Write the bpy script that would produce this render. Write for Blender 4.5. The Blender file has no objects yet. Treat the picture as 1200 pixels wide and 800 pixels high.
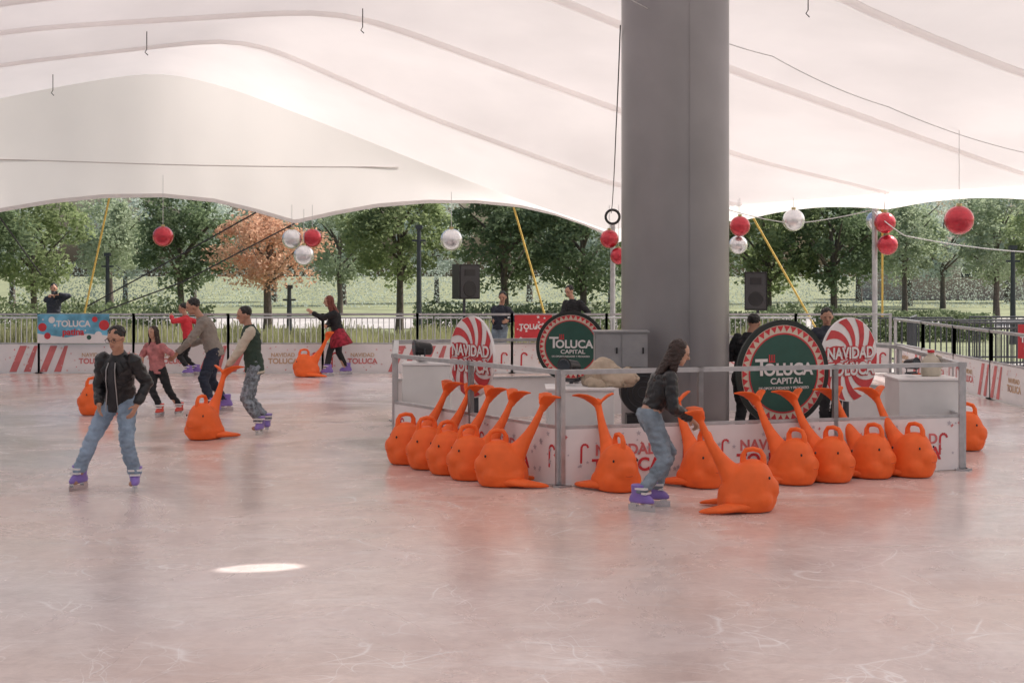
import bpy, bmesh, math, random
from mathutils import Vector, Matrix, noise
random.seed(7)
V=Vector; PI=math.pi; R=math.radians
sc=bpy.context.scene; COL=sc.collection
TMP=bpy.data.scenes.new('tmp')
def evalmesh(o):
    """evaluate an object in a scratch scene so the big scene is not re-evaluated"""
    TMP.collection.objects.link(o); vl=TMP.view_layers[0]; vl.update()
    me=bpy.data.meshes.new_from_object(o.evaluated_get(vl.depsgraph)); TMP.collection.objects.unlink(o); return me
FP=1667.0; H=2.15; HY=318.0
def P(px,py,Y): return V(((px-600)/FP*Y, Y, H-(py-HY)/FP*Y))
def GX(px,Y): return (px-600)/FP*Y

# ------------------------------------------------------------------ materials
def mat(name,col,rough=.6,metal=0,var=.12,scale=6,bump=0,bscale=40,trans=0,spec=.5,island=0,coat=0):
    m=bpy.data.materials.new(name); m.use_nodes=True; n=m.node_tree.nodes; l=m.node_tree.links
    b=n['Principled BSDF']; b.inputs['Roughness'].default_value=rough; b.inputs['Metallic'].default_value=metal
    b.inputs['Specular IOR Level'].default_value=spec; b.inputs['Coat Weight'].default_value=coat
    tc=n.new('ShaderNodeTexCoord'); nz=n.new('ShaderNodeTexNoise'); nz.inputs['Scale'].default_value=scale; nz.inputs['Detail'].default_value=6
    l.new(tc.outputs['Object'],nz.inputs['Vector'])
    mx=n.new('ShaderNodeMix'); mx.data_type='RGBA'
    c=V(col); a=[max(0,x*(1-var)) for x in c]; d=[min(1,x*(1+var)) for x in c]
    mx.inputs[6].default_value=(*a,1); mx.inputs[7].default_value=(*d,1)
    cr=n.new('ShaderNodeMapRange'); cr.inputs[1].default_value=.3; cr.inputs[2].default_value=.7
    l.new(nz.outputs['Fac'],cr.inputs[0])
    if island:
        g=n.new('ShaderNodeNewGeometry'); ad=n.new('ShaderNodeMath'); ad.operation='MULTIPLY_ADD'
        l.new(g.outputs['Random Per Island'],ad.inputs[0]); ad.inputs[1].default_value=island; l.new(cr.outputs[0],ad.inputs[2])
        l.new(ad.outputs[0],mx.inputs[0])
    else: l.new(cr.outputs[0],mx.inputs[0])
    l.new(mx.outputs[2],b.inputs['Base Color'])
    if bump:
        n2=n.new('ShaderNodeTexNoise'); n2.inputs['Scale'].default_value=bscale; n2.inputs['Detail'].default_value=5
        l.new(tc.outputs['Object'],n2.inputs['Vector'])
        bp=n.new('ShaderNodeBump'); bp.inputs['Strength'].default_value=bump; bp.inputs['Distance'].default_value=.02
        l.new(n2.outputs['Fac'],bp.inputs['Height']); l.new(bp.outputs[0],b.inputs['Normal'])
    if trans:
        t=n.new('ShaderNodeBsdfTranslucent'); l.new(mx.outputs[2],t.inputs['Color'])
        ms=n.new('ShaderNodeMixShader'); ms.inputs[0].default_value=trans
        l.new(b.outputs[0],ms.inputs[1]); l.new(t.outputs[0],ms.inputs[2]); l.new(ms.outputs[0],n['Material Output'].inputs[0])
    return m
M={}
M['fabric']=mat('tent_fabric',(.77,.735,.728),.8,var=.11,scale=.25,bump=.6,bscale=1.1,trans=.39,spec=.1)
M['rib']=mat('tent_rib_sleeve',(.95,.92,.91),.8,var=.02,scale=1,trans=.78,spec=.1)
M['gable']=mat('gable_fabric',(.85,.805,.79),.85,var=.06,scale=.25,bump=.2,bscale=1.2,trans=.60,spec=.1)
M['hem']=mat('fabric_hem',(.70,.66,.65),.85,var=.05,trans=.3,spec=.1)
M['steel']=mat('painted_steel',(.26,.25,.26),.36,.35,var=.10,scale=1.2,bump=.04,bscale=2)
M['seam']=mat('steel_seam',(.2,.2,.205),.5,.3)
M['galv']=mat('galvanised_metal',(.46,.46,.47),.42,.45,var=.15,scale=9)
M['dkmetal']=mat('dark_metal',(.06,.065,.075),.5,.3,var=.15)
M['grille']=mat('speaker_grille',(.06,.06,.065),.6,.2,var=.2,scale=60)
M['orange']=mat('orange_plastic',(.92,.15,.028),.55,var=.10,scale=5,bump=.08,bscale=60,spec=.35)
M['orangedk']=mat('moulded_crease',(.62,.075,.014),.6,var=.08,scale=5)
M['black']=mat('black_plastic',(.018,.018,.02),.45,var=.2)
M['bwhite']=mat('banner_white',(.78,.75,.75),.5,var=.05,scale=3,bump=.1,bscale=5)
M['bpink']=mat('banner_pink',(.72,.48,.47),.6,var=.08)
M['red']=mat('banner_red',(.56,.04,.05),.5,var=.15)
M['redfade']=mat('faded_red_print',(.62,.17,.17),.5,var=.2,scale=3)
M['blue']=mat('banner_blue',(.14,.42,.60),.5,var=.5,scale=3)
M['green']=mat('sign_green',(.020,.085,.065),.5,var=.1)
M['dgreen']=mat('sign_black_rim',(.012,.020,.018),.5,var=.1)
M['cream']=mat('sign_cream',(.66,.58,.47),.55,var=.05)
M['gold']=mat('gold_print',(.56,.38,.24),.5,var=.12)
M['white']=mat('white_paint',(.74,.73,.72),.5,var=.06,scale=3)
M['grey']=mat('grey_print',(.48,.46,.50),.6)
M['cab']=mat('grey_cabinet',(.30,.30,.31),.45,.2,var=.1)
M['beige']=mat('beige_canvas',(.46,.37,.28),.9,var=.22,bump=.8,bscale=10)
M['bred']=mat('red_ornament',(.50,.03,.05),.25,.45,var=.12,coat=.4)
M['bsil']=mat('silver_ornament',(.72,.72,.74),.25,.7,var=.08,coat=.2)
M['capm']=mat('ornament_cap',(.55,.45,.25),.3,.9)
M['yellow']=mat('yellow_strap',(.60,.42,.10),.7,var=.15,scale=12)
M['cable']=mat('black_cable',(.025,.025,.028),.7)
M['wcable']=mat('white_cable',(.6,.6,.6),.6)
M['skin']=mat('skin',(.46,.25,.17),.5,var=.08,scale=9)
M['skin2']=mat('skin_light',(.52,.30,.21),.5,var=.08,scale=9)
M['hair']=mat('black_hair',(.012,.010,.009),.45,var=.3,scale=40,bump=.5,bscale=90)
M['hairb']=mat('dark_brown_hair',(.030,.014,.010),.45,var=.35,scale=30,bump=.5,bscale=90)
M['hairr']=mat('auburn_hair',(.16,.035,.02),.5,var=.3,scale=30,bump=.5,bscale=90)
M['brow']=mat('eyebrow',(.09,.05,.035),.6)
M['leather']=mat('black_leather',(.012,.012,.014),.30,var=.2,bump=.7,bscale=14)
M['blackcl']=mat('black_cloth',(.016,.017,.02),.85,var=.25,bump=.3,bscale=25)
M['navy']=mat('navy_cloth',(.025,.03,.045),.8,var=.2,bump=.3,bscale=25)
M['jeans']=mat('light_blue_denim',(.25,.33,.43),.85,var=.40,scale=6,bump=.5,bscale=20)
M['jeans2']=mat('grey_blue_denim',(.20,.25,.30),.85,var=.38,scale=7,bump=.5,bscale=20)
M['camo']=mat('mottled_grey_denim',(.20,.23,.26),.85,var=.75,scale=22,bump=.3,bscale=22)
M['greycl']=mat('grey_brown_knit',(.27,.24,.21),.9,var=.12,bump=.3,bscale=40)
M['dkblue']=mat('dark_blue_trousers',(.02,.028,.05),.85,var=.2,bump=.3,bscale=25)
M['vgreen']=mat('varsity_green',(.03,.055,.04),.85,var=.15,bump=.3,bscale=25)
M['vcream']=mat('varsity_cream',(.58,.52,.42),.75,var=.08,bump=.3,bscale=25)
M['pink']=mat('pink_jacket',(.48,.18,.18),.8,var=.35,scale=12,bump=.4,bscale=20)
M['redcl']=mat('red_jacket',(.60,.035,.05),.8,var=.15,bump=.3,bscale=25)
M['plaid']=mat('red_plaid_skirt',(.30,.02,.04),.85,var=.6,scale=14)
M['purple']=mat('purple_skate_shell',(.24,.16,.50),.4,var=.12)
M['pinkred']=mat('red_skate_shell',(.65,.07,.05),.4,var=.12)
M['blade']=mat('skate_blade',(.6,.6,.62),.25,.9)
M['eye']=mat('eye_dark',(.02,.014,.012),.3)
M['lip']=mat('lip',(.34,.13,.11),.5)
M['shirt']=mat('dark_shirt',(.045,.045,.05),.9,var=.2)
M['zip']=mat('metal_zip',(.5,.5,.5),.3,.8)
M['leafA']=mat('foliage_mid_hazed',(.22,.27,.135),.75,var=.45,scale=.7,island=.5,spec=.2,trans=.5)  # all foliage colours are lightened to paint in the air haze
M['leafB']=mat('foliage_dark_hazed',(.135,.18,.10),.75,var=.45,scale=.7,island=.5,spec=.2,trans=.5)
M['leafC']=mat('foliage_pale_hazed',(.35,.41,.28),.85,var=.28,scale=.6,island=.4,spec=.1,trans=.5)  # farther trees: haze put into a paler leaf colour
M['leafD']=mat('foliage_dry_hazed',(.62,.40,.28),.85,var=.28,scale=1.2,island=.5,spec=.1,trans=.45)  # dry brown, also paled for painted haze
M['leafE']=mat('foliage_haze',(.54,.60,.54),.9,var=.15,scale=.5,island=.25,spec=.1,trans=.4)  # far row: haze painted as a washed-out leaf colour, no volume
M['bark']=mat('bark',(.13,.105,.09),.9,var=.3,scale=8,bump=.5,bscale=14)
M['grass']=mat('reed_blades',(.30,.31,.17),.85,var=.45,scale=.8,island=.6,spec=.2,trans=.3)
M['hedge']=mat('hedge_leaf',(.16,.20,.10),.8,var=.5,scale=1.5,island=.5,spec=.2,trans=.35)
M['terr']=mat('terracotta_wall',(.46,.36,.31),.9,var=.12)
M['roofm']=mat('clay_roof',(.36,.24,.20),.9,var=.2)
M['glass']=mat('dark_glass',(.03,.04,.05),.1,0)
M['paving']=mat('paving',(.46,.43,.41),.85,var=.15,scale=.6,bump=.2,bscale=6)
M['lawn']=mat('lawn',(.22,.24,.13),.95,var=.35,scale=.35,bump=.4,bscale=20)

def ice_mat():
    m=bpy.data.materials.new('rink_ice'); m.use_nodes=True; n=m.node_tree.nodes; l=m.node_tree.links; b=n['Principled BSDF']
    tc=n.new('ShaderNodeTexCoord')
    def nz(scale,detail=6,dist=0,src=None,rough=.5):
        t=n.new('ShaderNodeTexNoise'); t.inputs['Scale'].default_value=scale; t.inputs['Detail'].default_value=detail; t.inputs['Distortion'].default_value=dist; t.inputs['Roughness'].default_value=rough
        l.new(src or tc.outputs['Object'],t.inputs['Vector']); return t
    def ramp(src,p0,p1,c0,c1):
        r=n.new('ShaderNodeValToRGB'); r.color_ramp.elements[0].position=p0; r.color_ramp.elements[1].position=p1
        r.color_ramp.elements[0].color=(*c0,1); r.color_ramp.elements[1].color=(*c1,1); l.new(src,r.inputs[0]); return r
    def mixc(f,a,c,blend='MIX'):
        x=n.new('ShaderNodeMix'); x.data_type='RGBA'; x.blend_type=blend
        if isinstance(f,(int,float)): x.inputs[0].default_value=f
        else: l.new(f,x.inputs[0])
        l.new(a,x.inputs[6])
        if isinstance(c,tuple): x.inputs[7].default_value=c
        else: l.new(c,x.inputs[7])
        return x.outputs[2]
    big=nz(.10,3,.6); base=ramp(big.outputs['Fac'],.38,.58,(.80,.75,.75),(.80,.62,.54))
    mid=nz(.6,8,1.0,rough=.6); cur=mixc(1,base.outputs[0],ramp(mid.outputs['Fac'],.30,.70,(.80,.77,.77),(1,1,1)).outputs[0],'MULTIPLY')
    fine=nz(7,10,.8,rough=.7); cur=mixc(1,cur,ramp(fine.outputs['Fac'],.3,.6,(.86,.84,.84),(1,1,1)).outputs[0],'MULTIPLY')
    for sc_,w,am,dst in ((.55,.006,.65,2.2),(1.3,.006,.6,3.0),(2.9,.010,.5,1.5),(.9,.005,.65,4.0),(1.9,.007,.55,5.0)):
        d=nz(.5+sc_*.1,2,0); mp=n.new('ShaderNodeVectorMath'); mp.operation='MULTIPLY_ADD'
        l.new(d.outputs['Color'],mp.inputs[0]); mp.inputs[1].default_value=(dst,dst,0); l.new(tc.outputs['Object'],mp.inputs[2])
        v=n.new('ShaderNodeTexVoronoi'); v.feature='DISTANCE_TO_EDGE'; v.inputs['Scale'].default_value=sc_; l.new(mp.outputs[0],v.inputs['Vector'])
        rr=ramp(v.outputs['Distance'],0,w,(1,1,1),(0,0,0))
        mk=nz(1.7,4); rm=ramp(mk.outputs['Fac'],.46,.6,(0,0,0),(am,am,am))
        mu=n.new('ShaderNodeMath'); mu.operation='MULTIPLY'; l.new(rr.outputs[0],mu.inputs[0]); l.new(rm.outputs[0],mu.inputs[1])
        cur=mixc(mu.outputs[0],cur,(.97,.94,.93,1))
    st=n.new('ShaderNodeMapping'); st.inputs['Scale'].default_value=(.5,1.8,1); st.inputs['Rotation'].default_value=(0,0,.35); l.new(tc.outputs['Object'],st.inputs['Vector'])
    fr=nz(2.2,12,.7,st.outputs[0],.75); cur=mixc(ramp(fr.outputs['Fac'],.53,.75,(0,0,0),(.5,.5,.5)).outputs[0],cur,(.95,.92,.92,1))
    l.new(cur,b.inputs['Base Color'])
    ro=n.new('ShaderNodeMapRange'); l.new(nz(.5,9,1.2,rough=.65).outputs['Fac'],ro.inputs[0]); ro.inputs[1].default_value=.38; ro.inputs[2].default_value=.62; ro.inputs[3].default_value=.10; ro.inputs[4].default_value=.36
    l.new(ro.outputs[0],b.inputs['Roughness']); b.inputs['IOR'].default_value=1.42
    bp=n.new('ShaderNodeBump'); bp.inputs['Strength'].default_value=.3; bp.inputs['Distance'].default_value=.010
    l.new(nz(11,10,.6,rough=.65).outputs['Fac'],bp.inputs['Height']); l.new(bp.outputs[0],b.inputs['Normal'])
    return m
M['ice']=ice_mat()

# ------------------------------------------------------------------ mesh helpers
class MB:
    def __init__(s): s.bm=bmesh.new(); s.mi=0
    def face(s,pts):
        f=s.bm.faces.new([s.bm.verts.new(p) for p in pts]); f.material_index=s.mi; return f
    def box(s,c,d,rz=0):
        m=Matrix.Translation(c)@Matrix.Rotation(rz,4,'Z')@Matrix.Diagonal((d[0],d[1],d[2],1))
        bmesh.ops.create_cube(s.bm,size=1,matrix=m)
        return s
    def ell(s,c,ax,seg=16,rings=10):
        m=Matrix.Translation(c)@Matrix(((ax[0][0],ax[1][0],ax[2][0],0),(ax[0][1],ax[1][1],ax[2][1],0),(ax[0][2],ax[1][2],ax[2][2],0),(0,0,0,1)))
        r=bmesh.ops.create_uvsphere(s.bm,u_segments=seg,v_segments=rings,radius=1,matrix=m)
        if m.determinant()<0: bmesh.ops.reverse_faces(s.bm,faces=list({f for v in r['verts'] for f in v.link_faces}))
        return s
    def loft(s,rings,n=14,cap=True):
        rs=[]
        for c,u,v in rings:
            rs.append([s.bm.verts.new(V(c)+V(u)*math.cos(2*PI*i/n)+V(v)*math.sin(2*PI*i/n)) for i in range(n)])
        for a,b in zip(rs,rs[1:]):
            for i in range(n): s.bm.faces.new((a[i],a[(i+1)%n],b[(i+1)%n],b[i]))
        if cap: s.bm.faces.new(rs[0][::-1]); s.bm.faces.new(rs[-1])
        return s
    def tube(s,pts,r,n=8):
        pts=[V(p) for p in pts]
        rad=r if isinstance(r,(list,tuple)) else [r]*len(pts)
        rings=[]; ref=None
        for i,p in enumerate(pts):
            t=(pts[min(i+1,len(pts)-1)]-pts[max(i-1,0)]).normalized()
            if ref is None: ref=V((0,0,1)) if abs(t.z)<.9 else V((0,1,0))
            u=t.cross(ref).normalized(); ref=u.cross(t).normalized()
            rings.append((p,u*rad[i],ref*rad[i]))
        return s.loft(rings,n)
    def cap(s,a,ra,b,rb,n=12):
        a=V(a); b=V(b); t=(b-a).normalized(); k=V((0,0,1)) if abs(t.z)<.9 else V((1,0,0)); u=t.cross(k).normalized(); w=u.cross(t).normalized()
        rg=[]
        for q in (80,55,28): rg.append((a-t*ra*math.sin(R(q)),u*ra*math.cos(R(q)),w*ra*math.cos(R(q))))
        rg+= [(a,u*ra,w*ra),(b,u*rb,w*rb)]
        for q in (28,55,80): rg.append((b+t*rb*math.sin(R(q)),u*rb*math.cos(R(q)),w*rb*math.cos(R(q))))
        return s.loft(rg,n)
    def build(s,name,mats,parent=None,smooth=False,off=None,voxel=0,sm=2,nz=None):
        me=bpy.data.meshes.new(name)
        if off is not None: bmesh.ops.translate(s.bm,verts=s.bm.verts,vec=-V(off))
        bmesh.ops.recalc_face_normals(s.bm,faces=s.bm.faces)
        s.bm.to_mesh(me); s.bm.free()
        o=bpy.data.objects.new(name,me)
        if voxel:
            md=o.modifiers.new('r','REMESH'); md.mode='VOXEL'; md.voxel_size=voxel
            if sm: ms=o.modifiers.new('s','SMOOTH'); ms.iterations=sm; ms.factor=.5
            me2=evalmesh(o); o.modifiers.clear(); o.data=me2; bpy.data.meshes.remove(me); me=me2; me.name=name; smooth=True
            if nz:
                am,sc_=nz
                for v in me.vertices:
                    q=v.co*sc_
                    v.co+=v.normal*am*(.35+noise.noise(V((q.x,q.y,q.z*1.9)))+.5*noise.noise(q*2.3))
        COL.objects.link(o)
        me.materials.clear()
        for m in (mats if isinstance(mats,(list,tuple)) else [mats]): me.materials.append(M[m] if isinstance(m,str) else m)
        if smooth: me.polygons.foreach_set('use_smooth',[True]*len(me.polygons))
        if parent: o.parent=parent
        return o
def tag(o,label=None,cat=None,group=None,kind=None):
    if label:o['label']=label
    if cat:o['category']=cat
    if group:o['group']=group
    if kind:o['kind']=kind
    return o
def empty(name,loc,rz=0,**k):
    e=bpy.data.objects.new(name,None); COL.objects.link(e); e.location=loc; e.rotation_euler.z=rz; e.empty_display_size=.2; tag(e,**k); return e
def copy_tree(o,parent=None):
    c=o.copy(); COL.objects.link(c)
    if parent: c.parent=parent
    for ch in list(o.children): copy_tree(ch,c)
    return c
TXT={}
def text(s,size,m,parent,loc,bold=.02,sx=1,name='lettering',shear=0,depth=.002):
    key=(s,size,m,bold,sx,shear)
    if key not in TXT:
        cu=bpy.data.curves.new('t','FONT'); cu.body=s; cu.size=size; cu.align_x='CENTER'; cu.align_y='CENTER'; cu.offset=bold*size; cu.extrude=depth; cu.shear=shear; cu.resolution_u=5
        ob=bpy.data.objects.new('t',cu); me=evalmesh(ob); bpy.data.objects.remove(ob); bpy.data.curves.remove(cu)
        me.transform(Matrix.Rotation(PI/2,4,'X')@Matrix.Diagonal((sx,1,1,1))); me.materials.clear(); me.materials.append(M[m]); me.name=name
        TXT[key]=me
    o=bpy.data.objects.new(name,TXT[key]); COL.objects.link(o); o.location=loc; o.parent=parent; return o

# ------------------------------------------------------------------ setting
b=MB(); b.face([(-400,-200,-.03),(400,-200,-.03),(400,600,-.03),(-400,600,-.03)]); tag(b.build('ground','lawn'),kind='structure')
b=MB(); b.face([(-40,-20,-.015),(30,-20,-.015),(30,33.8,-.015),(-40,33.8,-.015)]); tag(b.build('pavement','paving'),kind='structure')
b=MB(); b.face([(-60,54,-.012),(70,54,-.012),(70,66,-.012),(-60,66,-.012)]); tag(b.build('path','paving'),kind='structure')
b=MB(); b.face([(-30,-3,0),(8.0,-3,0),(8.0,30,0),(-30,30,0)]); tag(b.build('ice_rink','ice'),kind='structure')

# ------------------------------------------------------------------ tent
rows=[
 ([P(-350,200,31),P(0,115,32),P(100,96,32.6),P(190,83,33)],[P(190,83,33),P(270,103,33),P(400,153,33),P(550,213,33),P(712,270,33)]),
 ([P(-500,180,25),P(0,76,27),P(285,44,28)],[P(285,44,28),P(500,138,29.5),P(730,222,31),P(868,240,32)]),
 ([P(-600,170,21),P(0,36,23),P(400,12,24.5)],[P(400,12,24.5),P(720,128,27.5),P(860,183,29),P(1040,226,31)]),
 ([P(-700,150,17.5),P(0,2,19.5),P(544,-43,21)],[P(544,-43,21),P(860,85,24),P(1200,205,28),P(1240,216,28.5)]),
 ([V((-17,13.5,4)),V((-8,15,5.95)),V((1.7,17,6.75))],[V((1.7,17,6.75)),P(980,0,20),P(1200,90,22),V((16.4,26,3.6))]),
 ([V((-17,9,4)),V((-6,11,6.2)),V((4,13,6.8))],[V((4,13,6.8)),V((9,16.5,5.7)),V((19,22,3.6))]),
 ([V((-17,3,4)),V((-5,5.5,6.2)),V((7,8,6.8))],[V((7,8,6.8)),V((12,12,5.7)),V((22,18,3.6))]),
 ([V((-17,-5,4)),V((-2,-2,6.2)),V((10,1,6.8))],[V((10,1,6.8)),V((15,6,5.7)),V((24,12,3.6))]),
]
NS=26
def resamp(pl,n):
    L=[0]
    for a,c in zip(pl,pl[1:]): L.append(L[-1]+(c-a).length)
    out=[]
    for i in range(n+1):
        d=L[-1]*i/n; k=0
        while k<len(pl)-2 and d>L[k+1]: k+=1
        out.append(pl[k].lerp(pl[k+1],(d-L[k])/(L[k+1]-L[k])))
    return out
def smooth_line(out,it):
    for _ in range(it):
        o2=out[:]
        for i in range(1,len(out)-1): o2[i]=(out[i-1]+out[i]*2+out[i+1])/4
        out=o2
    return out
RL=[smooth_line(resamp(a,NS)+resamp(c,NS)[1:],4) for a,c in rows]
tent=empty('event_tent',(0,0,0),label='huge white fabric canopy tent roof with sloping ribs covering the whole ice rink',cat='tent')
sun_dir=V((.60,.34,.74)).normalized()
patch=V((-1.83,10.33,0))
SUBR=10; grid=[]
for k in range(len(RL)-1):
    for s in range(SUBR):
        t=s/SUBR; bul=.34*math.sin(PI*t)**.7 if 0<t<1 else 0
        r=[]
        for j,(a,c) in enumerate(zip(RL[k],RL[k+1])):
            p=a.lerp(c,t); e=min(1,4*j/(2*NS),4*(2*NS-j)/(2*NS))
            fold=.06*noise.noise(p*.35)+.025*noise.noise(p*.9)
            r.append(p+V((0,0,(bul+(fold if s else 0))*e)))
        grid.append(r)
grid.append(RL[-1])
b=MB(); vs=[[b.bm.verts.new(p) for p in r] for r in grid]
best=None
for i in range(1,len(vs)-2):
    for j in range(1,2*NS-1):
        c=(grid[i][j]+grid[i+1][j+1])/2; t=c.z/sun_dir.z; q=c-sun_dir*t; d=(q-patch).length
        if best is None or d<best[0]: best=(d,i,j)
bi,bj=best[1:]
for i in range(len(vs)-1):
    for j in range(2*NS):
        if abs(i-bi)<=1 and abs(j-bj)<=1: continue
        b.bm.faces.new((vs[i][j],vs[i][j+1],vs[i+1][j+1],vs[i+1][j]))
i0,j0=bi-1,bj-1
outer=[vs[i0][j0+k] for k in range(3)]+[vs[i0+k][j0+3] for k in range(3)]+[vs[i0+3][j0+3-k] for k in range(3)]+[vs[i0+3-k][j0] for k in range(3)]
cz=(grid[bi][bj]+grid[bi+1][bj+1])/2; cen=patch+sun_dir*(cz.z/sun_dir.z)
nn=(grid[bi+1][bj]-grid[bi][bj]).cross(grid[bi][bj+1]-grid[bi][bj]).normalized()
inner=[]
for v in outer:
    dc=v.co-cen; a=math.atan2(dc.y,dc.x); g=V((.31*math.cos(a),.15*math.sin(a)+.06*math.cos(a),0)); g=g-sun_dir*(g.dot(nn)/sun_dir.dot(nn)); inner.append(b.bm.verts.new(cen+g))
for k in range(12): b.bm.faces.new((outer[k],outer[(k+1)%12],inner[(k+1)%12],inner[k]))
b.build('roof','fabric',tent,smooth=True)
for k in range(1,len(RL)-1):
    b=MB(); L=RL[k]; prev=None
    for j,p in enumerate(L):
        t=(L[min(j+1,2*NS)]-L[max(j-1,0)]).normalized(); w=t.cross(V((0,0,1))).normalized()
        row=[b.bm.verts.new(p+w*x+V((0,0,z))) for x,z in ((-.11,.05),(-.05,-.03),(.05,-.03),(.11,.05))]
        if prev:
            for i in range(3): b.bm.faces.new((prev[i],prev[i+1],row[i+1],row[i]))
        prev=row
    b.build('rib','rib',tent,smooth=True)
def interp(tab,x):
    for (x0,y0),(x1,y1) in zip(tab,tab[1:]):
        if x<=x1:
            t=max(0,(x-x0)/(x1-x0)); return y0+(y1-y0)*t
    return tab[-1][1]
bot=[(-350,262),(-150,300),(-60,262),(0,248),(60,238),(120,232),(190,231),(250,237),(300,249),(345,262),(390,252),(440,243),(500,238),(560,238),(610,243),(650,252),(685,264),(712,276)]
b=MB(); hm=MB(); gr=[]; hp=None
top=RL[0]; Ng=150
def topz(x):
    for a,c in zip(top,top[1:]):
        if a.x<=x<=c.x: return a.lerp(c,(x-a.x)/(c.x-a.x))
    return top[-1] if x>top[-1].x else top[0]
for i in range(Ng+1):
    x=top[0].x+(top[-1].x-top[0].x)*i/Ng; tp=topz(x); px=x/tp.y*FP+600
    bz=H-(interp(bot,px)-HY)/FP*tp.y; bz=min(bz,tp.z-.05)
    col=[]
    for j in range(11):
        t=j/10; col.append(b.bm.verts.new((x,tp.y+.12*t+.05*math.sin(PI*t)*math.sin(x*.7)+.006*math.sin(x*5+2*noise.noise(V((x,t*3,0))))*t,tp.z+(bz-tp.z)*t)))
    gr.append(col)
    h2=[hm.bm.verts.new(col[-1].co+V((0,-.02,z))) for z in (.09,0)]
    if hp: hm.bm.faces.new((hp[0],h2[0],h2[1],hp[1]))
    hp=h2
for i in range(Ng):
    for j in range(10): b.bm.faces.new((gr[i][j],gr[i+1][j],gr[i+1][j+1],gr[i][j+1]))
b.build('end_wall','gable',tent,smooth=True); hm.build('scalloped_hem','hem',tent,smooth=True)
# horizontal seam across the end wall
b=MB(); pts=[]
for i in range(40):
    x=-14.5+i*.33; tp=topz(x)
    if tp.z>4.75: pts.append((x,tp.y+.02,4.62+.05*math.sin(x*.4)))
b.tube(pts,.014,6); b.build('fabric_seam','hem',tent)
ev=[r[-1] for r in RL[:6]]; b=MB(); prev=None
for k in range(len(ev)-1):
    for s in range(13):
        t=s/12; pg=ev[k].lerp(ev[k+1],t); dz=.36-.16*math.sin(PI*t)
        a=b.bm.verts.new(pg+V((0,.03,.05))); c=b.bm.verts.new(pg+V((0.02*math.sin(t*20),.03,-dz)))
        if prev: b.bm.faces.new((prev[0],a,c,prev[1]))
        prev=(a,c)
b.build('valance','rib',tent,smooth=True)
for px,yt,Y in ((718,262,32.6),(1025,232,31.3)):
    a=P(px,yt,Y); b=MB(); b.tube([(a.x,a.y,0),(a.x,a.y,a.z)],.06,12); b.box((a.x,a.y,.02),(.4,.4,.04)); b.build('pole','galv' ,tent)
for (p,q) in (((128,232,33),(98,372,33.6)),((602,243,33),(645,392,33.8)),((874,240,32.2),(962,395,33.4)),((1034,236,31.4),(1034,372,32.8))):
    b=MB(); b.tube([P(*p),P(*q)],.024,6); b.build('tie_strap','yellow',tent)
for pts in ([(0,255,31),(48,322,34)],[(345,262,33.1),(215,330,33.3),(112,368,33.6)],[(300,249,33.1),(170,322,34),(100,360,34.5)]):
    b=MB(); b.tube([P(*p) for p in pts],.018,6); b.build('guy_cable','cable',tent)
def wire(name,pts,r,m,label,n=24,cat='cable'):
    a=[P(*p) for p in pts]; out=[]
    for i in range(len(a)-1):
        L=(a[i+1]-a[i]).length
        for s in range(n):
            t=s/n; out.append(a[i].lerp(a[i+1],t)-V((0,0,.02*L*4*t*(1-t))))
    out.append(a[-1]); b=MB(); b.tube(out,r,6); return tag(b.build(name,m),label,cat)
wire('hanging_cable',[(736,-2,16.9),(905,66,20),(1040,125,22),(1215,182,24)],.0065,'wcable','long thin pale cable sagging from the grey pillar across the right side of the roof')
wire('light_string',[(854,246,31),(930,262,31.5),(1022,246,31.3),(1060,276,30),(1215,296,30)],.011,'wcable','thin string wire swagged along the right edge of the tent past the red ornaments')
wire('power_cable',[(727,30,17.6),(722,150,20),(716,250,32.4)],.008,'cable','dark cable running down just left of the grey pillar')
for i,(px,py,Y,lb) in enumerate(((62,106,27,'small dark hook hanging from the roof at the upper left'),(172,58,24,'small dark hook hanging from the roof left of the ridge'),(425,32,23,'small dark hook hanging from the roof near the top centre'),(947,12,20,'small dark hook hanging from the roof at the upper right'))):
    a=P(px,py,Y); b=MB(); b.tube([a+V((0,0,.30)),a,a-V((.03,0,.05)),a-V((-.02,0,.10))],.008,6); tag(b.build('roof_hook','cable'),lb,'hook','small hooks hanging from the roof')
a=P(718,254,31.8); b=MB()
for rr,dy in ((.15,0),(.17,.03),(.14,.05)): b.tube([(a.x+rr*math.cos(q*PI/12),a.y+dy,a.z+rr*math.sin(q*PI/12)) for q in range(25)],.014,6)
tag(b.build('cable_coil','cable'),'dark coil of cable hung high on the pole above the red balls','cable')

# ------------------------------------------------------------------ pillar
pil=empty('steel_pillar',(2.04,17.8,0),label='massive round grey steel pillar rising from the middle of the skating-aid island',cat='pillar')
b=MB(); b.loft([((0,0,z),(.67,0,0),(0,.67,0)) for z in (0,1,2,3,4,5,6,7,9)],96); b.build('shaft','steel',pil,smooth=True)
b=MB(); b.box((.1,-.664,3.6),(.010,.012,7)); b.build('weld_seam','steel',pil)
b=MB(); b.loft([((0,0,0),(.85,0,0),(0,.85,0)),((0,0,.06),(.85,0,0),(0,.85,0))],48); b.build('base_flange','seam',pil)

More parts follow.
